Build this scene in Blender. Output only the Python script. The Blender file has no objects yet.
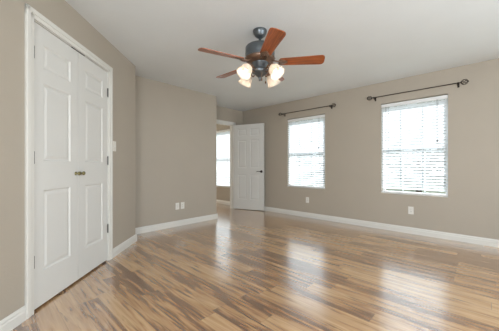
import bpy, bmesh, math, random
from mathutils import Vector, Matrix
random.seed(4)
S = bpy.context.scene
COL = S.collection
PI = math.pi

# ------------------------------------------------------------------ camera, sky, sun, fill lamps, exposure
CAM_H = 1.05
H = 2.44                                     # ceiling height
XC_ = 4.58
cd = bpy.data.cameras.new('camera')
cd.sensor_width = 36; cd.lens = 253 / 499 * 36; cd.clip_start = .02
cam = bpy.data.objects.new('camera', cd); COL.objects.link(cam)
cam.location = (0, 0, CAM_H)
cam.rotation_euler = (PI / 2, 0, math.radians(43.3 - 90))
cd.shift_y = .5 / 499
S.camera = cam

w = bpy.data.worlds.new('sky'); S.world = w; w.use_nodes = True
wn = w.node_tree.nodes; wl = w.node_tree.links
bg = wn['Background']
tc = wn.new('ShaderNodeTexCoord'); sp = wn.new('ShaderNodeSeparateXYZ'); cr = wn.new('ShaderNodeValToRGB')
wl.new(tc.outputs['Generated'], sp.inputs[0]); wl.new(sp.outputs['Z'], cr.inputs[0]); wl.new(cr.outputs[0], bg.inputs[0])
cr.color_ramp.elements[0].position = 0; cr.color_ramp.elements[0].color = (.92, .96, 1, 1)
cr.color_ramp.elements[1].position = .8; cr.color_ramp.elements[1].color = (.62, .78, 1, 1)
bg.inputs[1].default_value = 1.6

sd = bpy.data.lights.new('sun', 'SUN'); sd.energy = 7.2; sd.angle = math.radians(3); sd.color = (1, .985, .97)
sun = bpy.data.objects.new('sun', sd); COL.objects.link(sun)
sun.rotation_euler = Vector((-.75, .10, -.65)).to_track_quat('-Z', 'Y').to_euler()

def area(name, loc, direction, sx, sy, power, color=(1, 1, 1)):
    d = bpy.data.lights.new(name, 'AREA'); d.shape = 'RECTANGLE'; d.size = sx; d.size_y = sy
    d.energy = power; d.color = color
    o = bpy.data.objects.new(name, d); COL.objects.link(o)
    o.location = loc; o.rotation_euler = Vector(direction).to_track_quat('-Z', 'Y').to_euler()
    return o
# unseen fill lamps added at invented openings, one warming the next room
area('fill_lamp_rear', (1.7, -1.74, 1.35), (0, 1, 0), 2.3, 1.5, 42, (.86, .94, 1))
area('fill_lamp_right', (XC_ + .06, -1.12, 1.34), (-1, 0, 0), .75, 1.4, 9, (.86, .95, 1))
area('fill_lamp_side', (-1.04, -.35, 1.35), (1, 0, 0), 1.5, 1.4, 62, (.90, .95, 1))
area('fill_lamp_next_room', (3.3, 8.35, 1.4), (0, -1, 0), 1.7, 1.4, 38, (1, .86, .64))  # added warm fill that tints the next room

S.view_settings.view_transform = 'Standard'
S.view_settings.look = 'None'
S.view_settings.gamma = 1
S.view_settings.use_curve_mapping = False
S.view_settings.exposure = .13

# ------------------------------------------------------------------ helpers
def lin(r, g, b):
    f = lambda c: (c / 255 / 12.92) if c / 255 <= .04045 else ((c / 255 + .055) / 1.055) ** 2.4
    return (f(r), f(g), f(b), 1)

def mat(name, col, rough=.5, metal=0, bump=None, **kw):
    m = bpy.data.materials.new(name); m.use_nodes = True
    nt = m.node_tree; b = nt.nodes['Principled BSDF']
    b.inputs['Base Color'].default_value = col; b.inputs['Roughness'].default_value = rough
    b.inputs['Metallic'].default_value = metal
    for k, v in kw.items(): b.inputs[k.replace('_', ' ')].default_value = v
    # slight procedural tone variation
    t = nt.nodes.new('ShaderNodeTexCoord'); n = nt.nodes.new('ShaderNodeTexNoise')
    n.inputs['Scale'].default_value = 3; n.inputs['Detail'].default_value = 3
    nt.links.new(t.outputs['Object'], n.inputs['Vector'])
    mx = nt.nodes.new('ShaderNodeMix'); mx.data_type = 'RGBA'
    mx.inputs[6].default_value = tuple(c * .97 for c in col[:3]) + (1,)
    mx.inputs[7].default_value = tuple(min(1, c * 1.03) for c in col[:3]) + (1,)
    nt.links.new(n.outputs['Fac'], mx.inputs[0]); nt.links.new(mx.outputs[2], b.inputs['Base Color'])
    if bump:
        n2 = nt.nodes.new('ShaderNodeTexNoise'); n2.inputs['Scale'].default_value = bump[0]; n2.inputs['Detail'].default_value = 4
        nt.links.new(t.outputs['Object'], n2.inputs['Vector'])
        bp = nt.nodes.new('ShaderNodeBump'); bp.inputs['Strength'].default_value = bump[1]; bp.inputs['Distance'].default_value = bump[2]
        nt.links.new(n2.outputs['Fac'], bp.inputs['Height']); nt.links.new(bp.outputs[0], b.inputs['Normal'])
    return m

M = {}
M['wall'] = mat('greige_wall_paint', lin(180, 171, 157), .6, bump=(70, .25, .004))
M['ceiling'] = mat('white_ceiling_paint', lin(226, 231, 232), .8, bump=(60, .3, .005))
M['trim'] = mat('white_trim_paint', lin(226, 225, 219), .35)
M['door'] = mat('white_door_paint', lin(222, 222, 218), .4)
M['vinyl'] = mat('white_vinyl', lin(235, 236, 236), .4)
M['plastic'] = mat('white_plastic', lin(235, 233, 226), .35)
M['slot'] = mat('dark_slot', lin(60, 58, 55), .6)
M['nickel'] = mat('satin_nickel', lin(120, 120, 118), .4, .8)
M['brass'] = mat('aged_brass', lin(146, 138, 100), .28, 1)
M['bronze'] = mat('dark_bronze_metal', lin(62, 56, 52), .35, .9)
M['gunmetal'] = mat('blue_grey_fan_metal', lin(104, 110, 114), .3, .8)
M['copper'] = mat('brushed_copper_bronze', lin(128, 104, 88), .3, .8)
M['cord'] = mat('grey_cord', lin(120, 122, 125), .7)
M['dark'] = mat('closet_dark', lin(90, 84, 76), .9)
M['bark'] = mat('bark', lin(95, 80, 65), .9)
M['leaf'] = mat('leaf', lin(88, 104, 78), .7)
M['grass'] = mat('lawn', lin(95, 104, 82), .9, bump=(40, .5, .03))
M['siding'] = mat('roof_soffit', lin(200, 195, 185), .8)

def wood_blade():
    m = mat('cherry_blade', lin(160, 84, 40), .28, Coat_Weight=.3)
    nt = m.node_tree; b = nt.nodes['Principled BSDF']
    t = nt.nodes.new('ShaderNodeTexCoord'); mp = nt.nodes.new('ShaderNodeMapping'); mp.inputs['Scale'].default_value = (1.5, 22, 8)
    n = nt.nodes.new('ShaderNodeTexNoise'); n.inputs['Scale'].default_value = 3; n.inputs['Detail'].default_value = 5; n.inputs['Distortion'].default_value = .8
    r = nt.nodes.new('ShaderNodeValToRGB'); e = r.color_ramp.elements
    e[0].position = .3; e[0].color = lin(112, 55, 24); e[1].position = .72; e[1].color = lin(182, 98, 44)
    nt.links.new(t.outputs['Object'], mp.inputs[0]); nt.links.new(mp.outputs[0], n.inputs['Vector'])
    nt.links.new(n.outputs['Fac'], r.inputs[0]); nt.links.new(r.outputs[0], b.inputs['Base Color'])
    return m
M['blade'] = wood_blade()

def glass_mat():
    m = bpy.data.materials.new('window_glass'); m.use_nodes = True; nt = m.node_tree; nt.nodes.clear()
    o = nt.nodes.new('ShaderNodeOutputMaterial'); mx = nt.nodes.new('ShaderNodeMixShader')
    t = nt.nodes.new('ShaderNodeBsdfTransparent'); g = nt.nodes.new('ShaderNodeBsdfGlossy'); g.inputs['Roughness'].default_value = .02
    t.inputs[0].default_value = (.95, .97, .96, 1)
    mx.inputs[0].default_value = .05; nt.links.new(t.outputs[0], mx.inputs[1]); nt.links.new(g.outputs[0], mx.inputs[2])
    nt.links.new(mx.outputs[0], o.inputs[0]); return m
M['glass'] = glass_mat()

def trans_mat(name, dcol, tcol, fac, gloss=.0):
    m = bpy.data.materials.new(name); m.use_nodes = True; nt = m.node_tree; nt.nodes.clear()
    o = nt.nodes.new('ShaderNodeOutputMaterial'); mx = nt.nodes.new('ShaderNodeMixShader'); mx.inputs[0].default_value = fac
    d = nt.nodes.new('ShaderNodeBsdfDiffuse'); d.inputs[0].default_value = dcol
    t = nt.nodes.new('ShaderNodeBsdfTranslucent'); t.inputs[0].default_value = tcol
    nt.links.new(d.outputs[0], mx.inputs[1]); nt.links.new(t.outputs[0], mx.inputs[2])
    out = mx
    if gloss:
        g = nt.nodes.new('ShaderNodeBsdfGlossy'); g.inputs['Roughness'].default_value = .2
        m2 = nt.nodes.new('ShaderNodeMixShader'); m2.inputs[0].default_value = gloss
        nt.links.new(mx.outputs[0], m2.inputs[1]); nt.links.new(g.outputs[0], m2.inputs[2]); out = m2
    nt.links.new(out.outputs[0], o.inputs[0]); return m
M['slat'] = trans_mat('blind_slat', (.86, .88, .88, 1), (.86, .9, .95, 1), .5)
M['shade'] = trans_mat('frosted_shade', (.84, .79, .73, 1), (.9, .84, .76, 1), .45, .06)

def emis(name, col, s):
    m = bpy.data.materials.new(name); m.use_nodes = True; b = m.node_tree.nodes['Principled BSDF']
    b.inputs['Base Color'].default_value = col; b.inputs['Emission Color'].default_value = col; b.inputs['Emission Strength'].default_value = s
    return m
M['bulb'] = emis('lit_bulb', (1, .9, .76, 1), 1.0)

def floor_mat():
    m = bpy.data.materials.new('hickory_laminate'); m.use_nodes = True; nt = m.node_tree; N = nt.nodes; L = nt.links
    b = N['Principled BSDF']
    def math_(op, a, bb=None, c=None):
        n = N.new('ShaderNodeMath'); n.operation = op
        for i, v in enumerate((a, bb, c)):
            if v is None: continue
            if isinstance(v, (int, float)): n.inputs[i].default_value = v
            else: L.new(v, n.inputs[i])
        return n.outputs[0]
    tc = N.new('ShaderNodeTexCoord'); sp = N.new('ShaderNodeSeparateXYZ'); L.new(tc.outputs['Object'], sp.inputs[0])
    X, Y = sp.outputs['X'], sp.outputs['Y']
    W, LEN = .128, 1.15
    row = math_('FLOOR', math_('DIVIDE', X, W))
    wn1 = N.new('ShaderNodeTexWhiteNoise'); wn1.noise_dimensions = '1D'; L.new(row, wn1.inputs['W'])
    ys = math_('ADD', math_('DIVIDE', Y, LEN), math_('MULTIPLY', wn1.outputs['Value'], 7.3))
    idn = math_('FLOOR', ys)
    cv = N.new('ShaderNodeCombineXYZ'); L.new(row, cv.inputs[0]); L.new(idn, cv.inputs[1])
    wn2 = N.new('ShaderNodeTexWhiteNoise'); wn2.noise_dimensions = '3D'; L.new(cv.outputs[0], wn2.inputs['Vector'])
    # grain coordinates: stretched along the plank, shifted per plank
    def grain(sx, sy, scale, detail, dist, off):
        c = N.new('ShaderNodeCombineXYZ')
        L.new(math_('MULTIPLY', X, sx), c.inputs[0])
        L.new(math_('ADD', math_('MULTIPLY', Y, sy), math_('MULTIPLY', wn2.outputs['Value'], 37.0 + off)), c.inputs[1])
        L.new(math_('MULTIPLY', wn2.outputs['Value'], 11.0 + off), c.inputs[2])
        n = N.new('ShaderNodeTexNoise'); n.inputs['Scale'].default_value = scale; n.inputs['Detail'].default_value = detail
        n.inputs['Distortion'].default_value = dist; n.inputs['Roughness'].default_value = .6
        L.new(c.outputs[0], n.inputs['Vector']); return n.outputs['Fac']
    g1 = grain(22, 1.7, 1.0, 3, .6, 0)         # broad heartwood bands
    g2 = grain(60, 2.2, 1.0, 3, .2, 5)         # fine grain
    g3 = grain(32, 2.6, 1.0, 3, .8, 9)        # dark mineral streaks
    base = N.new('ShaderNodeValToRGB'); e = base.color_ramp.elements
    e[0].position = .30; e[0].color = lin(100, 64, 40)
    e[1].position = .70; e[1].color = lin(210, 171, 124)
    k = e.new(.42); k.color = lin(134, 92, 60)
    k = e.new(.51); k.color = lin(182, 139, 95)
    v = math_('ADD', math_('MULTIPLY', g1, .85), math_('MULTIPLY', g2, .22))
    v = math_('ADD', v, math_('MULTIPLY', math_('SUBTRACT', wn2.outputs['Value'], .5), .24))
    L.new(v, base.inputs[0])
    dk = N.new('ShaderNodeValToRGB'); dk.color_ramp.elements[0].position = .60; dk.color_ramp.elements[0].color = (0, 0, 0, 1)
    dk.color_ramp.elements[1].position = .70; dk.color_ramp.elements[1].color = (1, 1, 1, 1); L.new(g3, dk.inputs[0])
    mx = N.new('ShaderNodeMix'); mx.data_type = 'RGBA'; L.new(math_('MULTIPLY', dk.outputs[0], .6), mx.inputs[0])
    L.new(base.outputs[0], mx.inputs[6]); mx.inputs[7].default_value = lin(88, 57, 36)
    # seams
    fx = math_('FRACT', math_('DIVIDE', X, W)); fy = math_('FRACT', ys)
    sx_ = math_('LESS_THAN', fx, .016); sy_ = math_('LESS_THAN', fy, .002)
    sm = math_('MULTIPLY', math_('MAXIMUM', sx_, sy_), .5)
    m2 = N.new('ShaderNodeMix'); m2.data_type = 'RGBA'; L.new(sm, m2.inputs[0]); L.new(mx.outputs[2], m2.inputs[6])
    m2.inputs[7].default_value = lin(90, 62, 44)
    L.new(m2.outputs[2], b.inputs['Base Color'])
    b.inputs['Roughness'].default_value = .22
    b.inputs['IOR'].default_value = 2.3; b.inputs['Coat Weight'].default_value = 1; b.inputs['Coat Roughness'].default_value = .2; b.inputs['Coat IOR'].default_value = 1.95
    return m
M['floor'] = floor_mat()

def link(name, bm, m, parent=None, smooth=False, loc=None, rot=None):
    bmesh.ops.recalc_face_normals(bm, faces=bm.faces)
    me = bpy.data.meshes.new(name); bm.to_mesh(me); bm.free()
    if smooth:
        for p in me.polygons: p.use_smooth = True
    for mm in (m if isinstance(m, (list, tuple)) else [m]): me.materials.append(mm)
    o = bpy.data.objects.new(name, me); COL.objects.link(o)
    if parent: o.parent = parent
    if loc: o.location = loc
    if rot: o.rotation_euler = rot
    return o
def tag(o, label=None, cat=None, group=None, kind=None):
    for k, v in (('label', label), ('category', cat), ('group', group), ('kind', kind)):
        if v: o[k] = v
    return o
def empty(name, loc=(0, 0, 0), rz=0, **kw):
    o = bpy.data.objects.new(name, None); COL.objects.link(o); o.location = loc; o.rotation_euler = (0, 0, rz)
    o.empty_display_size = .1
    return tag(o, **kw)
def copy_tree(o, parent=None):
    c = o.copy(); COL.objects.link(c)
    if parent: c.parent = parent
    for ch in list(o.children): copy_tree(ch, c)
    return c

def box(bm, x0, x1, y0, y1, z0, z1, bev=0, mtx=None, mi=0):
    vs = [bm.verts.new((x, y, z)) for x in (x0, x1) for y in (y0, y1) for z in (z0, z1)]
    fs = [bm.faces.new([vs[i] for i in f]) for f in ((0, 1, 3, 2), (4, 6, 7, 5), (0, 4, 5, 1), (2, 3, 7, 6), (0, 2, 6, 4), (1, 5, 7, 3))]
    for f in fs: f.material_index = mi
    nv = list(vs)
    if bev:
        es = {e for v in vs for e in v.link_edges}
        r = bmesh.ops.bevel(bm, geom=list(es), offset=bev, segments=2, affect='EDGES', profile=.5)
        nv = list({v for v in r['verts']} | {v for v in vs if v.is_valid})
    if mtx is not None:
        for v in nv: v.co = mtx @ v.co
def prism(bm, pts, z0, z1):
    a = [bm.verts.new((x, y, z0)) for x, y in pts]; b = [bm.verts.new((x, y, z1)) for x, y in pts]
    n = len(pts); bm.faces.new(a); bm.faces.new(b)
    for i in range(n): bm.faces.new((a[i], a[(i + 1) % n], b[(i + 1) % n], b[i]))
def lathe(bm, prof, seg=24, mtx=None, cap=True):
    rings = []
    for r, z in prof:
        rings.append([bm.verts.new((r * math.cos(2 * PI * i / seg), r * math.sin(2 * PI * i / seg), z)) for i in range(seg)])
    for a, b in zip(rings, rings[1:]):
        for i in range(seg): bm.faces.new((a[i], a[(i + 1) % seg], b[(i + 1) % seg], b[i]))
    if cap: bm.faces.new(rings[0]); bm.faces.new(rings[-1])
    if mtx is not None:
        for rg in rings:
            for v in rg: v.co = mtx @ v.co
def tube(bm, pts, r, seg=8, cap=True):
    pts = [Vector(p) for p in pts]; rings = []
    up = Vector((0, 0, 1)); n0 = None
    for i, p in enumerate(pts):
        t = (pts[min(i + 1, len(pts) - 1)] - pts[max(i - 1, 0)]).normalized()
        if n0 is None:
            n0 = t.cross(up if abs(t.z) < .9 else Vector((1, 0, 0))).normalized()
        n0 = (n0 - t * n0.dot(t)).normalized(); bn = t.cross(n0)
        rr = r[i] if isinstance(r, (list, tuple)) else r
        rings.append([bm.verts.new(p + n0 * math.cos(2 * PI * k / seg) * rr + bn * math.sin(2 * PI * k / seg) * rr) for k in range(seg)])
    for a, b in zip(rings, rings[1:]):
        for k in range(seg): bm.faces.new((a[k], a[(k + 1) % seg], b[(k + 1) % seg], b[k]))
    if cap: bm.faces.new(rings[0]); bm.faces.new(rings[-1])
def arc(cx, cy, r, a0, a1, n=6):
    return [(cx + r * math.cos(math.radians(a0 + (a1 - a0) * i / n)), cy + r * math.sin(math.radians(a0 + (a1 - a0) * i / n))) for i in range(n + 1)]
def NB(): return bmesh.new()
def struct(name, bm, m, label=None, cat=None, parent=None):
    o = link(name, bm, m, parent)
    return tag(o, label, cat, None, None if parent else 'structure')

# ------------------------------------------------------------------ layout constants
XC = 4.58                        # window wall plane
YD = 4.55                        # wall with the doorway
YB = 3.94; XB = 3.23             # jutting wall, its end
XL, YR = -.95, -1.6              # walls behind the camera
YN = 8.2                         # far end of the next room
A0 = 2.10                        # closet wall: y = x + A0
e = Vector((1, 1, 0)).normalized(); n = Vector((1, -1, 0)).normalized()
MA = Matrix(((e.x, -n.x, 0, 0), (e.y, -n.y, 0, A0), (0, 0, 1, 0), (0, 0, 0, 1)))   # local: x along wall, -y into room
SA0 = XL * math.sqrt(2); SA1 = 2.10

# floor and ceiling
bm = NB(); box(bm, XL - .15, XC + .16, YR - .15, YN + .15, -.12, 0)
struct('floor', bm, M['floor'], 'glossy hickory laminate floor with dark streaked planks', 'floor')
bm = NB(); box(bm, XL - .4, XC + .2, YR - .4, YN + .4, H, H + .2)
struct('ceiling', bm, M['ceiling'], 'smooth white ceiling over the whole room', 'ceiling')

# window wall with openings
WINS = [(2.302, 3.179, .60, 2.07), (.415, 1.299, .60, 2.087), (4.82, 6.15, .47, 2.06), (-1.52, -.72, .60, 2.08)]  # last opening is out of view, added for a fill lamp
T = .16
def wall_with_holes_x(x0, x1, y0, y1, holes):
    bm = NB(); hs = sorted(holes); y = y0
    for (a, b, z0, z1) in hs:
        box(bm, x0, x1, y, a, 0, H); box(bm, x0, x1, a, b, 0, z0); box(bm, x0, x1, a, b, z1, H); y = b
    box(bm, x0, x1, y, y1, 0, H); return bm
struct('wall_right', wall_with_holes_x(XC, XC + T, YR - .15, YN + .15, WINS), M['wall'], 'long greige wall on the right holding both blinds-covered windows', 'wall')

# jutting wall: solid block with rounded end, and the doorway wall
bm = NB()
r = .018
pts = [(1.2, YB), (XB - r, YB)] + arc(XB - r, YB + r, r, -90, 0)[1:] + [(XB, YD), (XB, YD + .12), (1.2, YD + .12)]
prism(bm, pts, 0, H)
struct('wall_back', bm, M['wall'], 'greige wall between the closet wall and the doorway', 'wall')
DX0, DX1, DH = 3.44, 4.258, 2.06
bm = NB()
box(bm, XB, DX0, YD, YD + .12, 0, H); box(bm, DX0, DX1, YD, YD + .12, DH, H); box(bm, DX1, XC, YD, YD + .12, 0, H)
struct('wall_far', bm, M['wall'], 'short greige wall around the open doorway', 'wall')

# closet wall at forty-five degrees, with opening for the pair of doors
O0, O1, OH = .352, 1.369, 2.096
bm = NB()
box(bm, SA0 - .2, O0, 0, .12, 0, H); box(bm, O0, O1, 0, .12, OH, H); 
pr = [(O1, 0), (SA1 - r, 0)] + [(SA1 - r + r * math.sin(a * PI / 12), r - r * math.cos(a * PI / 12)) for a in range(1, 7)] + [(SA1, .62), (SA1 - .12, .62), (SA1 - .12, .12), (O1, .12)]
prism(bm, pr, 0, H)
for v in bm.verts: v.co = MA @ v.co
struct('wall_left', bm, M['wall'], 'greige angled wall holding the double closet doors', 'wall')
bm = NB()   # closet shell
box(bm, O0 - .25, O0 - .2, .12, .8, 0, H, mtx=MA); box(bm, O1 + .2, O1 + .25, .12, .8, 0, H, mtx=MA); box(bm, O0 - .25, O1 + .25, .8, .85, 0, H, mtx=MA)
struct('wall_closet', bm, M['dark'], 'closet interior behind the double doors', 'wall')

# walls behind the camera with openings added for fill lamps, and the next room
bm = NB(); ya, yb = -1.15, .45
box(bm, XL - .15, XL, YR - .15, ya, 0, H); box(bm, XL - .15, XL, ya, yb, 0, .6); box(bm, XL - .15, XL, ya, yb, 2.07, H); box(bm, XL - .15, XL, yb, A0 + XL + .1, 0, H)
struct('wall_side', bm, M['wall'], 'greige wall beside the camera', 'wall')
bm = NB()
box(bm, XL, .5, YR - .15, YR, 0, H); box(bm, .5, 2.9, YR - .15, YR, 0, .55); box(bm, .5, 2.9, YR - .15, YR, 2.12, H); box(bm, 2.9, XC, YR - .15, YR, 0, H)
struct('wall_rear', bm, M['wall'], 'greige wall behind the camera', 'wall')
bm = NB(); box(bm, 1.2, 2.2, YN, YN + .15, 0, H); box(bm, 2.2, 4.1, YN, YN + .15, 0, .6); box(bm, 2.2, 4.1, YN, YN + .15, 2.1, H); box(bm, 4.1, XC, YN, YN + .15, 0, H)
box(bm, 1.05, 1.2, YD, YN + .15, 0, H)
struct('wall_next_room', bm, M['wall'], 'walls of the room beyond the doorway', 'wall')

# baseboards
def base_seg(bm, p0, p1, hgt=.098, th=.014):
    """profile strip from p0 to p1; the room lies to the right of p0->p1"""
    p0 = Vector((*p0, 0)); p1 = Vector((*p1, 0)); d = (p1 - p0).normalized(); nn = Vector((d.y, -d.x, 0))
    prof = [(0, 0), (th, 0), (th, hgt * .62), (th * .72, hgt * .70), (th * .72, hgt * .84), (th * .45, hgt * .93), (th * .25, hgt), (0, hgt)]
    a = [bm.verts.new(p0 + nn * u + Vector((0, 0, z))) for u, z in prof]; b = [bm.verts.new(p1 + nn * u + Vector((0, 0, z))) for u, z in prof]
    bm.faces.new(a); bm.faces.new(b)
    for i in range(len(prof)): j = (i + 1) % len(prof); bm.faces.new((a[i], a[j], b[j], b[i]))
def pA(s, off=0):
    v = MA @ Vector((s, -off, 0)); return (v.x, v.y)
bm = NB(); base_seg(bm, pA(SA0 + .02), pA(.287)); struct('baseboard_left', bm, M['trim'], 'white baseboard left of the closet doors', 'baseboard')
q = MA @ Vector((SA1, .45, 0))
bm = NB(); base_seg(bm, pA(1.434), pA(SA1 + .012)); base_seg(bm, pA(SA1, .012), (q.x, q.y)); struct('baseboard_corner', bm, M['trim'], 'short white baseboard between the closet doors and the corner', 'baseboard')
bm = NB(); base_seg(bm, (1.3, YB), (XB + .012, YB)); base_seg(bm, (XB, YB - .012), (XB, YD)); struct('baseboard_back', bm, M['trim'], 'white baseboard under the paired outlets on the back wall', 'baseboard')
bm = NB(); base_seg(bm, (XC, YD), (XC, YR)); struct('baseboard_right', bm, M['trim'], 'long white baseboard under the two windows', 'baseboard')
bm = NB(); base_seg(bm, (XB, YD), (DX0 - .065, YD)); base_seg(bm, (DX1 + .065, YD), (XC, YD)); struct('baseboard_far', bm, M['trim'], 'short white baseboard behind the open door', 'baseboard')
bm = NB(); base_seg(bm, (XC, YN), (XC, YD + .12)); base_seg(bm, (1.2, YN), (XC, YN)); struct('baseboard_next_room', bm, M['trim'], 'white baseboard in the room beyond the doorway', 'baseboard')
bm = NB(); base_seg(bm, (XC, YR), (XL, YR)); base_seg(bm, (XL, YR), (XL, A0 + XL)); struct('baseboard_rear', bm, M['trim'], 'white baseboard behind the camera', 'baseboard')

# casings
def casing(bm, x0, x1, top, w, th, mtx, y=0, sgn=-1):
    """stepped casing; x0,x1 are the opening edges, wall face at y, room on side sgn"""
    for (a, b, t, bv) in ((0, w, th * .7, .002), (w * .45, w, th, .004)):
        for (u0, u1, z0, z1) in ((x0 - b, x0 - a, 0, top + b), (x1 + a, x1 + b, 0, top + b), (x0 - b, x1 + b, top + a, top + b)):
            ys = sorted((y, y + sgn * t)); box(bm, u0, u1, ys[0], ys[1], z0, z1, bv, mtx)
bm = NB(); casing(bm, O0, O1, OH, .065, .02, MA)
box(bm, O0 - .001, O0 + .004, .0, .12, 0, OH, 0, MA); box(bm, O1 - .004, O1 + .001, 0, .12, 0, OH, 0, MA); box(bm, O0, O1, 0, .12, OH - .004, OH + .001, 0, MA)
struct('trim_1', bm, M['trim'], 'white casing around the double closet doors', 'door casing')
MD = Matrix.Translation((0, YD, 0))
bm = NB(); casing(bm, DX0, DX1, DH, .062, .018, MD); casing(bm, DX0, DX1, DH, .062, .018, MD, .12, 1)
box(bm, DX0 - .001, DX0 + .012, -.001, .121, 0, DH, 0, MD); box(bm, DX1 - .012, DX1 + .001, -.001, .121, 0, DH, 0, MD); box(bm, DX0, DX1, -.001, .121, DH - .012, DH + .001, 0, MD)
box(bm, DX0 + .012, DX0 + .022, .042, .07, 0, DH - .012, 0, MD); box(bm, DX1 - .022, DX1 - .012, .042, .07, 0, DH - .012, 0, MD); box(bm, DX0 + .012, DX1 - .012, .042, .07, DH - .022, DH - .012, 0, MD)
struct('trim_2', bm, M['trim'], 'white casing and jamb of the open doorway', 'door casing')

# ------------------------------------------------------------------ panelled doors
def panel_door(W_, Hd, th, rects, both=True):
    """local: x 0..W, z 0..H, front face y=0 looking to -y"""
    bm = NB()
    xs = sorted({0, W_, *[r_[0] for r_ in rects], *[r_[1] for r_ in rects]}); zs = sorted({0, Hd, *[r_[2] for r_ in rects], *[r_[3] for r_ in rects]})
    for y, s in ((0, 1), (th, -1)):
        for i in range(len(xs) - 1):
            for j in range(len(zs) - 1):
                c = ((xs[i] + xs[i + 1]) / 2, (zs[j] + zs[j + 1]) / 2)
                if any(r_[0] < c[0] < r_[1] and r_[2] < c[1] < r_[3] for r_ in rects): continue
                bm.faces.new([bm.verts.new((x, y, z)) for x, z in ((xs[i], zs[j]), (xs[i + 1], zs[j]), (xs[i + 1], zs[j + 1]), (xs[i], zs[j + 1]))])
        for (x0, x1, z0, z1) in rects:
            prev = None
            for (ins, dep) in ((0, 0), (.010, .009), (.020, .009), (.038, .003)):
                ring = [bm.verts.new((x, y + s * dep, z)) for x, z in ((x0 + ins, z0 + ins), (x1 - ins, z0 + ins), (x1 - ins, z1 - ins), (x0 + ins, z1 - ins))]
                if prev:
                    for k in range(4): bm.faces.new((prev[k], prev[(k + 1) % 4], ring[(k + 1) % 4], ring[k]))
                prev = ring
            bm.faces.new(prev)
    for a, b in (((0, 0), (W_, 0)), ((W_, 0), (W_, Hd)), ((W_, Hd), (0, Hd)), ((0, Hd), (0, 0))):
        bm.faces.new([bm.verts.new(p) for p in ((a[0], 0, a[1]), (b[0], 0, b[1]), (b[0], th, b[1]), (a[0], th, a[1]))])
    bmesh.ops.remove_doubles(bm, verts=bm.verts, dist=1e-5)
    return bm
def hinge_bm(z, hgt=.09):
    bm = NB(); lathe(bm, [(.006, z - hgt / 2), (.006, z + hgt / 2)], 10)
    lathe(bm, [(.003, z - hgt / 2 - .006), (.0055, z - hgt / 2 - .001)], 8); lathe(bm, [(.0055, z + hgt / 2 + .001), (.003, z + hgt / 2 + .006)], 8)
    return bm
ROWS = [(.25, .85), (1.07, 1.65), (1.76, 1.94)]
LW = (O1 - O0 - .016) / 2
def knob_bm():
    bm = NB(); R_ = Matrix.Rotation(PI / 2, 4, 'X')
    lathe(bm, [(.0, 0), (.021, 0), (.021, .004), (.012, .008), (.008, .012), (.008, .026), (.014, .030), (.021, .038), (.023, .046), (.019, .055), (.008, .059), (.001, .0595)], 20, R_, cap=False)
    return bm
for nm, s0, hx, kx, hz, lab in (('door_1', O0 + .006, 0, LW - .032, (.36, 1.11, 1.867), 'white panelled closet door nearer the camera, hinged on its left'),
                                ('door_2', O0 + .010 + LW, LW, .028, (.36, 1.11, 1.862), 'white panelled closet door farther from the camera, hinged on its right')):
    bm = panel_door(LW, OH - .028, .034, [(.10, LW - .10, a, b) for a, b in ROWS])
    d = link(nm, bm, M['door']); tag(d, lab, 'door', None, 'structure')
    v = MA @ Vector((s0, .004, 0)); d.location = (v.x, v.y, .018); d.rotation_euler = (0, 0, PI / 4)
    k = link('door_knob', knob_bm(), M['brass'], d, True, (kx, 0, .965)); k['label'] = 'round aged brass knob'; k.scale = (.8, .72, .8)
    for z in hz:
        bm = hinge_bm(z - .018)
        sgn = 1 if hx == 0 else -1
        box(bm, min(0, sgn * .016), max(0, sgn * .016), -.0005, .002, z - .018 - .045, z - .018 + .045)
        hh = link('hinge', bm, M['nickel'], d, False, (hx + (-.001 if hx == 0 else .001), -.004, 0)); hh['label'] = 'satin metal hinge'
# magnetic catch strike at the top of the closet opening
c0 = MA @ Vector(((O0 + O1) / 2, .002, 0))
bm = NB(); box(bm, -.09, .09, -.004, .012, -.006, .0, .001)
c = link('door_catch', bm, M['slot'], None, False, (c0.x, c0.y, OH - .004), (0, 0, PI / 4)); tag(c, 'thin dark catch strip above where the closet doors meet', 'door catch')

# open six-panel door
DW = DX1 - DX0 - .03
ang = math.atan2(3.765 - 4.52, 4.505 - 4.248)
bm = panel_door(DW, 2.035, .035, [(x0, x1, a, b) for a, b in ((.24, .83), (.99, 1.66), (1.76, 1.93)) for x0, x1 in ((.115, DW / 2 - .05), (DW / 2 + .05, DW - .115))])
d3 = link('door_3', bm, M['door'], None, False, (4.245, 4.528, .012), (0, 0, ang)); tag(d3, 'white six-panel door standing open into the room', 'door', None, 'structure')
def lever_bm(s):
    bm = NB(); R_ = Matrix.Rotation(PI / 2 * s, 4, 'X')
    lathe(bm, [(.0, 0), (.030, 0), (.030, .005), (.024, .009), (.011, .011), (.010, .034)], 20, R_, cap=True)
    tube(bm, [(0, -s * .033, 0), (-.02, -s * .036, .001), (-.06, -s * .036, .003), (-.112, -s * .034, -.002)], [.010, .009, .008, .0065], 10)
    return bm
for s, y in ((1, 0), (-1, .035)):
    k = link('door_handle', lever_bm(s), M['bronze'], d3, True, (DW - .062, y, .91)); k['label'] = 'dark lever handle'
for z in (.2, 1.03, 1.83):
    bm = hinge_bm(z); hh = link('hinge', bm, M['nickel'], d3, False, (-.003, .038, 0)); hh['label'] = 'satin metal hinge'

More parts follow.
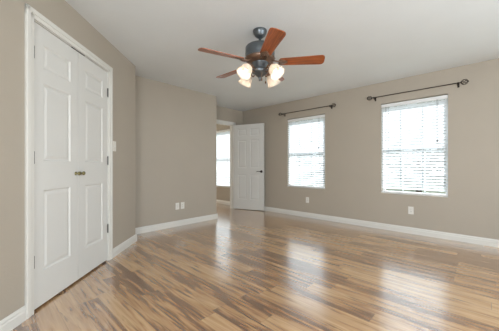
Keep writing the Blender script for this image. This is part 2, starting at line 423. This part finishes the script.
# ------------------------------------------------------------------ windows and blinds
def make_window(nm, y0, y1, z0, z1, lab):
    bm = NB(); xf = XC + .10; xb = XC + .158; f = .035
    for (a, b, c_, d_) in ((y0, y0 + f, z0, z1), (y1 - f, y1, z0, z1), (y0 + f, y1 - f, z0, z0 + f), (y0 + f, y1 - f, z1 - f, z1)):
        box(bm, xf, xb, a, b, c_, d_)
    wdw = struct(nm, bm, M['vinyl'], lab, 'window')
    zm = (z0 + z1) / 2 + .02
    bm = NB(); box(bm, xf - .005, xf + .03, y0 + f, y1 - f, zm - .022, zm + .022, .003); link('meeting_rail', bm, M['vinyl'], wdw)
    ncol = 3
    for lo, hi, xx in ((z0 + f, zm - .022, xf + .012), (zm + .022, z1 - f, xf + .040)):
        bm = NB(); box(bm, xx, xx + .004, y0 + f, y1 - f, lo, hi); link('pane', bm, M['glass'], wdw)
        bm = NB()
        for k in range(1, ncol): yy = y0 + (y1 - y0) * k / ncol; box(bm, xx + .006, xx + .018, yy - .010, yy + .010, lo, hi)
        link('muntin', bm, M['vinyl'], wdw)
    bm = NB(); box(bm, XC - .012, xf, y0 + .001, y1 - .001, z0 - .0, z0 + .012, .003); link('window_sill', bm, M['trim'], wdw)
    return wdw
def make_blind(y0, y1, z0, z1, label, tilt=46, cords=True):
    """y0<y1; the camera sees y1 at left"""
    t = empty('window_blind', (XC + .022, (y0 + y1) / 2, z0), 0, label=label, cat='window blind', group='white slatted window blinds')
    hw = (y1 - y0) / 2 - .004; hh = z1 - z0 - .014
    bm = NB(); box(bm, -.02, .03, -hw, hw, hh - .055, hh - .002, .003)
    link('head_rail', bm, M['vinyl'], t)
    bm = NB(); sp_ = .0445; z = hh - .085; wd = .050; a = math.radians(tilt)
    while z > .06:
        for k in range(4):   # slightly crowned slat, room edge up
            pass
        sec = []
        for k in range(5):
            u = -wd / 2 + wd * k / 4; c_ = .003 * (1 - (2 * u / wd) ** 2)
            sec.append((u * math.cos(a) + c_ * math.sin(a), -u * math.sin(a) + c_ * math.cos(a)))
        A_ = [bm.verts.new((x, -hw, z + dz)) for x, dz in sec]; B_ = [bm.verts.new((x, hw, z + dz)) for x, dz in sec]
        for k in range(4): bm.faces.new((A_[k], A_[k + 1], B_[k + 1], B_[k]))
        z -= sp_
    o = link('slats', bm, M['slat'], t, True)
    bm = NB(); box(bm, -.025, .025, -hw, hw, .016, .036, .004); link('bottom_rail', bm, M['vinyl'], t)
    for yy in (-hw + .11, hw - .11):
        bm = NB(); 
        for xx in (-.027, .027): box(bm, xx - .0008, xx + .0008, yy - .001, yy + .001, .03, hh - .05)
        link('ladder_cord', bm, M['cord'], t)
    if cords:
        bm = NB(); tube(bm, [(-.042, hw - .075, hh - .05), (-.043, hw - .075, hh * .60)], .0028, 6)
        tube(bm, [(-.043, hw - .075, hh * .60), (-.043, hw - .075, hh * .575)], .0045, 6)
        link('tilt_wand', bm, M['cord'], t)[ 'label'] = 'grey tilt wand'
        bm = NB(); tube(bm, [(-.040, -hw + .115, hh - .05), (-.040, -hw + .115, hh * .57)], .0014, 5); tube(bm, [(-.040, -hw + .128, hh - .05), (-.040, -hw + .128, hh * .57)], .0014, 5)
        c_ = link('lift_cord', bm, M['cord'], t)
        bm = NB(); lathe(bm, [(.003, .0), (.008, -.006), (.010, -.035), (.004, -.040)], 8, Matrix.Translation((-.040, -hw + .12, hh * .57))); link('tassel', bm, M['cord'], c_)
    return t
make_window('window_1', *WINS[0], 'single-hung window nearer the open door')
make_window('window_2', *WINS[1], 'single-hung window at the right of the photo')
make_window('window_3', *WINS[2], 'window of the next room seen through the doorway')
make_window('added_window', *WINS[3], 'unseen window added in the same wall to hold a fill lamp')  # invented window, out of view, added to bring in fill light
bl = [make_blind(*WINS[0], 'white slatted blind in the narrower-looking window nearest the open door'),
      make_blind(*WINS[1], 'white slatted blind in the big right-hand window, farthest from the open door'),
      make_blind(*WINS[2], 'white slatted blind seen through the open doorway in the next room')]
for b_ in bl: del b_['group']

# ------------------------------------------------------------------ curtain rods
def make_rod(ya, yb, z, label):
    t = empty('curtain_rod', (XC, (ya + yb) / 2, z), 0, label=label, cat='curtain rod', group=None)
    hw = (yb - ya) / 2; X = -.08
    bm = NB(); tube(bm, [(X, -hw - .02, 0), (X, hw + .02, 0)], .0065, 10); link('rod', bm, M['bronze'], t, True)
    for s in (-1, 1):
        bm = NB(); box(bm, -.006, 0, s * hw - .012, s * hw + .012, -.045, .02, .002)
        tube(bm, [(-.004, s * hw, -.02), (-.05, s * hw, -.022), (X, s * hw, -.012)], .005, 8)
        box(bm, X - .011, X + .011, s * hw - .009, s * hw + .009, -.016, .008, .002)
        link('bracket', bm, M['bronze'], t)
        # openwork twisted cage finial
        bm = NB(); c0 = s * (hw + .07); R_ = .036
        for k in range(6):
            pts = []
            for i in range(11):
                a = PI * i / 10; ph = k * PI / 3 + a * .9
                rr = R_ * math.sin(a); pts.append((X + rr * math.cos(ph), c0 - s * .036 * math.cos(a), rr * math.sin(ph)))
            tube(bm, pts, .0032, 6)
        lathe(bm, [(.009, 0), (.012, .004), (.007, .012)], 10, Matrix.Translation((X, c0 - s * .045, 0)) @ Matrix.Rotation(-s * PI / 2, 4, 'X'))
        lathe(bm, [(.006, 0), (.009, .005), (.003, .014)], 10, Matrix.Translation((X, c0 + s * .033, 0)) @ Matrix.Rotation(-s * PI / 2, 4, 'X'))
        link('finial', bm, M['bronze'], t, True)
    return t
make_rod(2.161, 3.243, 2.182, 'empty dark metal curtain rod above the window nearest the open door')
make_rod(.30, 1.385, 2.192, 'empty dark metal curtain rod above the right-hand window')

# ------------------------------------------------------------------ outlets and switch
def rounded_plate(bm, w_, h_, t_): box(bm, -w_ / 2, w_ / 2, -t_, 0, -h_ / 2, h_ / 2, .0025)
def make_outlet(label, kind='duplex'):
    t = empty('wall_outlet', label=label, cat='wall outlet')
    bm = NB(); rounded_plate(bm, .072, .117, .006); link('cover_plate', bm, M['plastic'], t)
    if kind == 'duplex':
        for z in (-.0195, .0195):
            bm = NB()
            pts = [(.0165 * math.cos(a), min(.0135, max(-.0135, .0175 * math.sin(a)))) for a in [2 * PI * i / 24 for i in range(24)]]
            A_ = [bm.verts.new((x, -.006, z + y)) for x, y in pts]; B_ = [bm.verts.new((x, -.009, z + y)) for x, y in pts]
            bm.faces.new(A_); bm.faces.new(B_)
            for i in range(24): bm.faces.new((A_[i], A_[(i + 1) % 24], B_[(i + 1) % 24], B_[i]))
            so = link('socket', bm, M['plastic'], t)
            bm = NB()
            for x in (-.0065, .0065): box(bm, x - .0012, x + .0012, -.0095, -.0088, z - .002, z + .007)
            lathe(bm, [(.0022, 0), (.0022, .0007)], 8, Matrix.Translation((0, -.0088, z - .008)) @ Matrix.Rotation(PI / 2, 4, 'X'))
            link('slots', bm, M['slot'], so)
    else:
        bm = NB(); lathe(bm, [(.007, 0), (.007, .004), (.005, .010)], 12, Matrix.Translation((0, -.006, 0)) @ Matrix.Rotation(PI / 2, 4, 'X')); link('coax_jack', bm, M['nickel'], t)
    bm = NB()
    for z in ((0,) if kind == 'duplex' else (-.042, .042)): lathe(bm, [(.003, 0), (.003, .0008)], 8, Matrix.Translation((0, -.006, z)) @ Matrix.Rotation(PI / 2, 4, 'X'))
    link('screw', bm, M['nickel'], t)
    return t
for loc, rz, kind, lab in (((2.345, YB, .35), 0, 'duplex', 'left one of the two white outlets on the wall left of the doorway'),
                           ((2.45, YB, .35), 0, 'duplex', 'right one of the two white outlets on the wall left of the doorway'),
                           ((XC, 2.686, .355), PI / 2, 'duplex', 'white outlet below the window nearest the open door'),
                           ((XC, .870, .36), PI / 2, 'duplex', 'white outlet below the right-hand window')):
    o = make_outlet(lab, kind); o.location = loc; o.rotation_euler = (0, 0, -rz)
t = empty('light_switch', label='white light switch on the wall just right of the closet doors', cat='light switch')
bm = NB(); rounded_plate(bm, .072, .117, .006); link('cover_plate', bm, M['plastic'], t)
bm = NB(); box(bm, -.006, .006, -.016, -.005, -.004, .012, .002); link('toggle', bm, M['plastic'], t)
v = MA @ Vector((1.50, 0, 1.28)); t.location = v; t.rotation_euler = (0, 0, PI / 4)

# ------------------------------------------------------------------ ceiling fan
FX, FY = 1.966, 1.705
FWD = math.radians(43.3); PH = -.125
BZ = 2.110
fan = empty('ceiling_fan', (FX, FY, H), 0, label='five-blade ceiling fan with cherry wood blades and four lit glass shades', cat='ceiling fan')
bm = NB(); lathe(bm, [(.072, 0), (.072, -.012), (.068, -.020), (.068, -.030), (.058, -.040), (.056, -.050), (.040, -.066), (.022, -.078), (.015, -.082)], 32); link('canopy', bm, M['gunmetal'], fan, True)
bm = NB(); lathe(bm, [(.013, -.078), (.013, -.150)], 16); lathe(bm, [(.026, -.135), (.030, -.145), (.030, -.160)], 20); link('downrod', bm, M['gunmetal'], fan, True)
bm = NB(); lathe(bm, [(.03, -.148), (.105, -.155), (.138, -.166), (.150, -.180), (.152, -.250), (.148, -.262), (.150, -.268), (.146, -.300), (.12, -.318)], 40); link('motor_housing', bm, M['gunmetal'], fan, True)
bm = NB(); lathe(bm, [(.147, -.282), (.152, -.287), (.152, -.296), (.140, -.315), (.10, -.334), (.085, -.338)], 40)
for k in range(20):
    a = 2 * PI * k / 20
    bmesh.ops.create_uvsphere(bm, u_segments=8, v_segments=6, radius=.009, matrix=Matrix.Translation((.149 * math.cos(a), .149 * math.sin(a), -.291)))
link('motor_band', bm, M['copper'], fan, True)['label'] = 'copper beaded lower band'
bm = NB(); lathe(bm, [(.088, -.330), (.086, -.345), (.078, -.350), (.076, -.368), (.060, -.378), (.055, -.385), (.062, -.392), (.084, -.402), (.086, -.424), (.072, -.442), (.045, -.462), (.018, -.482), (.010, -.50), (.014, -.508), (.001, -.520)], 32); link('switch_housing', bm, M['gunmetal'], fan, True)

def blade_mesh():
    bm = NB(); n_ = 26; r0, r1 = .215, .645; out = []
    def halfw(t): # t 0..1 along the blade
        return .052 + .018 * min(1, t * 1.15)
    top = []
    for i in range(18): t_ = i / 17 * .9; top.append((r0 + (r1 - r0) * t_, halfw(t_)))
    xe = r0 + (r1 - r0) * .9; he = halfw(.9); tip = []
    for i in range(1, 10): a = PI / 2 * (1 - i / 10); tip.append((xe + (r1 - xe) * math.cos(a) ** .75, he * math.sin(a) ** .6))
    up = [(r0 - .02, .028), (r0 - .01, .046)] + top + tip + [(r1, 0)]
    pts = up + [(x, -y) for x, y in reversed(up[:-1])]
    A_ = [bm.verts.new((x, y, .0035)) for x, y in pts]; B_ = [bm.verts.new((x, y, -.0035)) for x, y in pts]
    bm.faces.new(A_); bm.faces.new(B_)
    for i in range(len(pts)): j = (i + 1) % len(pts); bm.faces.new((A_[i], A_[j], B_[j], B_[i]))
    return bm
def iron_mesh():
    bm = NB()
    # curved arm from the motor, splitting to a shaped mounting plate under the blade
    for s in (-1, 1):
        tube(bm, [(.095, s * .012, .022), (.125, s * .020, .004), (.160, s * .030, -.010), (.195, s * .022, -.012), (.225, s * .006, -.008)], .0075, 8)
    pl = [(.19, .030), (.215, .044), (.245, .034), (.265, .016), (.285, 0)]
    pts = pl + [(x, -y) for x, y in reversed(pl[:-1])]
    A_ = [bm.verts.new((x, y, -.0035)) for x, y in pts]; B_ = [bm.verts.new((x, y, -.0075)) for x, y in pts]
    bm.faces.new(A_); bm.faces.new(B_)
    for i in range(len(pts)): j = (i + 1) % len(pts); bm.faces.new((A_[i], A_[j], B_[j], B_[i]))
    for x, y in ((.215, .022), (.215, -.022), (.255, 0)): lathe(bm, [(.005, -.0075), (.004, -.0105)], 8, Matrix.Translation((x, y, 0)))
    return bm
for k in range(5):
    a = FWD - PI / 2 + PH + k * 2 * PI / 5
    if k == 0:
        b0 = link('fan_blade', blade_mesh(), M['blade'], fan); i0 = link('blade_iron', iron_mesh(), M['copper'], b0, True); b_ = b0
        i0['label'] = 'copper coloured scrolled blade bracket'
    else:
        b_ = b0.copy(); COL.objects.link(b_); b_.parent = fan; i_ = i0.copy(); COL.objects.link(i_); i_.parent = b_
    b_.location = (0, 0, BZ - H)
    b_.rotation_euler = (math.radians(-13), 0, a)
# light kit: four curved arms and frosted shades with ribbed bell form
def shade_bm():
    bm = NB(); seg = 40; rings = []
    prof = [(.024, 0), (.030, .006), (.045, .022), (.056, .045), (.060, .068), (.062, .088), (.068, .104), (.078, .118), (.074, .117), (.064, .103), (.058, .088), (.056, .068), (.052, .046), (.041, .024), (.026, .009), (.020, .003)]
    for j, (r_, z) in enumerate(prof):
        amp = .04 if z > .02 else 0
        rings.append([bm.verts.new((r_ * (1 + amp * math.cos(10 * 2 * PI * i / seg)) * math.cos(2 * PI * i / seg), r_ * (1 + amp * math.cos(10 * 2 * PI * i / seg)) * math.sin(2 * PI * i / seg), -z)) for i in range(seg)])
    for a, b in zip(rings, rings[1:]):
        for i in range(seg): bm.faces.new((a[i], a[(i + 1) % seg], b[(i + 1) % seg], b[i]))
    return bm
LK = -.405
for k in range(4):
    a = FWD + PI / 4 + k * PI / 2
    ca, sa = math.cos(a), math.sin(a)
    P = lambda r_, z: (r_ * ca, r_ * sa, z)
    bm = NB(); tube(bm, [P(.05, LK), P(.08, LK - .004), P(.105, LK + .012), P(.125, LK + .028), P(.145, LK + .022), P(.155, LK + .002)], .008, 8)
    sc = []
    for i in range(14): th_ = i * .5; rr = .032 - .0018 * i; sc.append(P(.100 + rr * math.cos(th_), LK - .028 + rr * math.sin(th_)))
    tube(bm, sc, .0065, 6)
    arm = link('light_arm', bm, M['copper'], fan, True)
    R_ = Matrix.Rotation(a, 4, 'Z') @ Matrix.Rotation(math.radians(-38), 4, 'Y')
    T_ = Matrix.Translation(P(.150, LK + .008))
    bm = NB(); lathe(bm, [(.012, .012), (.024, .006), (.028, -.004), (.028, -.020), (.024, -.024)], 20); soc = link('lamp_socket', bm, M['copper'], arm, True); soc.matrix_local = T_ @ R_
    sh = link('lamp_shade', shade_bm(), M['shade'], fan, True); sh.matrix_local = T_ @ R_ @ Matrix.Translation((0, 0, -.014)); sh['label'] = 'lit frosted glass bell shade'
    bm = NB(); bmesh.ops.create_uvsphere(bm, u_segments=16, v_segments=12, radius=.021, matrix=Matrix.Translation((0, 0, -.058)))
    lathe(bm, [(.011, -.018), (.012, -.04), (.018, -.048)], 12)
    bu = link('bulb', bm, M['bulb'], sh, True)
    ld = bpy.data.lights.new('bulb_light', 'POINT'); ld.energy = .40; ld.color = (1, .84, .66); ld.shadow_soft_size = .024
    lo = bpy.data.objects.new('bulb_light', ld); COL.objects.link(lo); lo.parent = sh; lo.location = (0, 0, -.098)
for dx, ln in ((.03, .14), (-.03, .10)):
    bm = NB(); tube(bm, [(dx, -.045, -.45), (dx, -.05, -.47), (dx, -.05, -.47 - ln * .35)], .0016, 5); lathe(bm, [(.002, .012), (.006, .004), (.007, -.012), (.002, -.018)], 10, Matrix.Translation((dx, -.05, -.482 - ln * .35)))
    link('pull_chain', bm, M['copper'], fan)

# ------------------------------------------------------------------ outside: lawn and trees seen between the slats
bm = NB(); box(bm, XC + .16, 40, -30, 35, -.4, -.3); struct('ground', bm, M['grass'], 'sunlit lawn outside the windows', 'lawn')
def tree(x, y, hgt, cr_, seed, label):
    rnd = random.Random(seed)
    t = empty('tree', (x, y, -.3), 0, label=label, cat='tree')
    bm = NB(); tube(bm, [(0, 0, 0), (.05, .03, hgt * .35), (0, .05, hgt * .75)], [.14, .1, .04], 8); link('trunk', bm, M['bark'], t, True)
    bm = NB()
    for i in range(2600):
        th_, ph = rnd.uniform(0, 2 * PI), math.acos(rnd.uniform(-1, 1)); rr = cr_ * rnd.uniform(.45, 1) ** .5 * (1 + .25 * math.sin(3 * th_ + seed) * math.sin(2 * ph))
        c_ = Vector((rr * math.sin(ph) * math.cos(th_), rr * math.sin(ph) * math.sin(th_), hgt * .62 + rr * 1.15 * math.cos(ph)))
        s_ = rnd.uniform(.09, .2); q_ = Matrix.Rotation(rnd.uniform(0, 6.3), 3, 'Z') @ Matrix.Rotation(rnd.uniform(0, 3.1), 3, 'X')
        bm.faces.new([bm.verts.new(c_ + q_ @ Vector(p) * s_) for p in ((-1, 0, 0), (0, -.45, .1), (1, 0, 0), (0, .45, .1))])
    link('foliage', bm, M['leaf'], t)
tree(15.5, 8.0, 4.2, 2.0, 1, 'leafy tree outside, behind the blind nearest the open door')
tree(15.5, 2.6, 4.0, 1.9, 2, 'leafy tree outside, behind the right-hand blind')
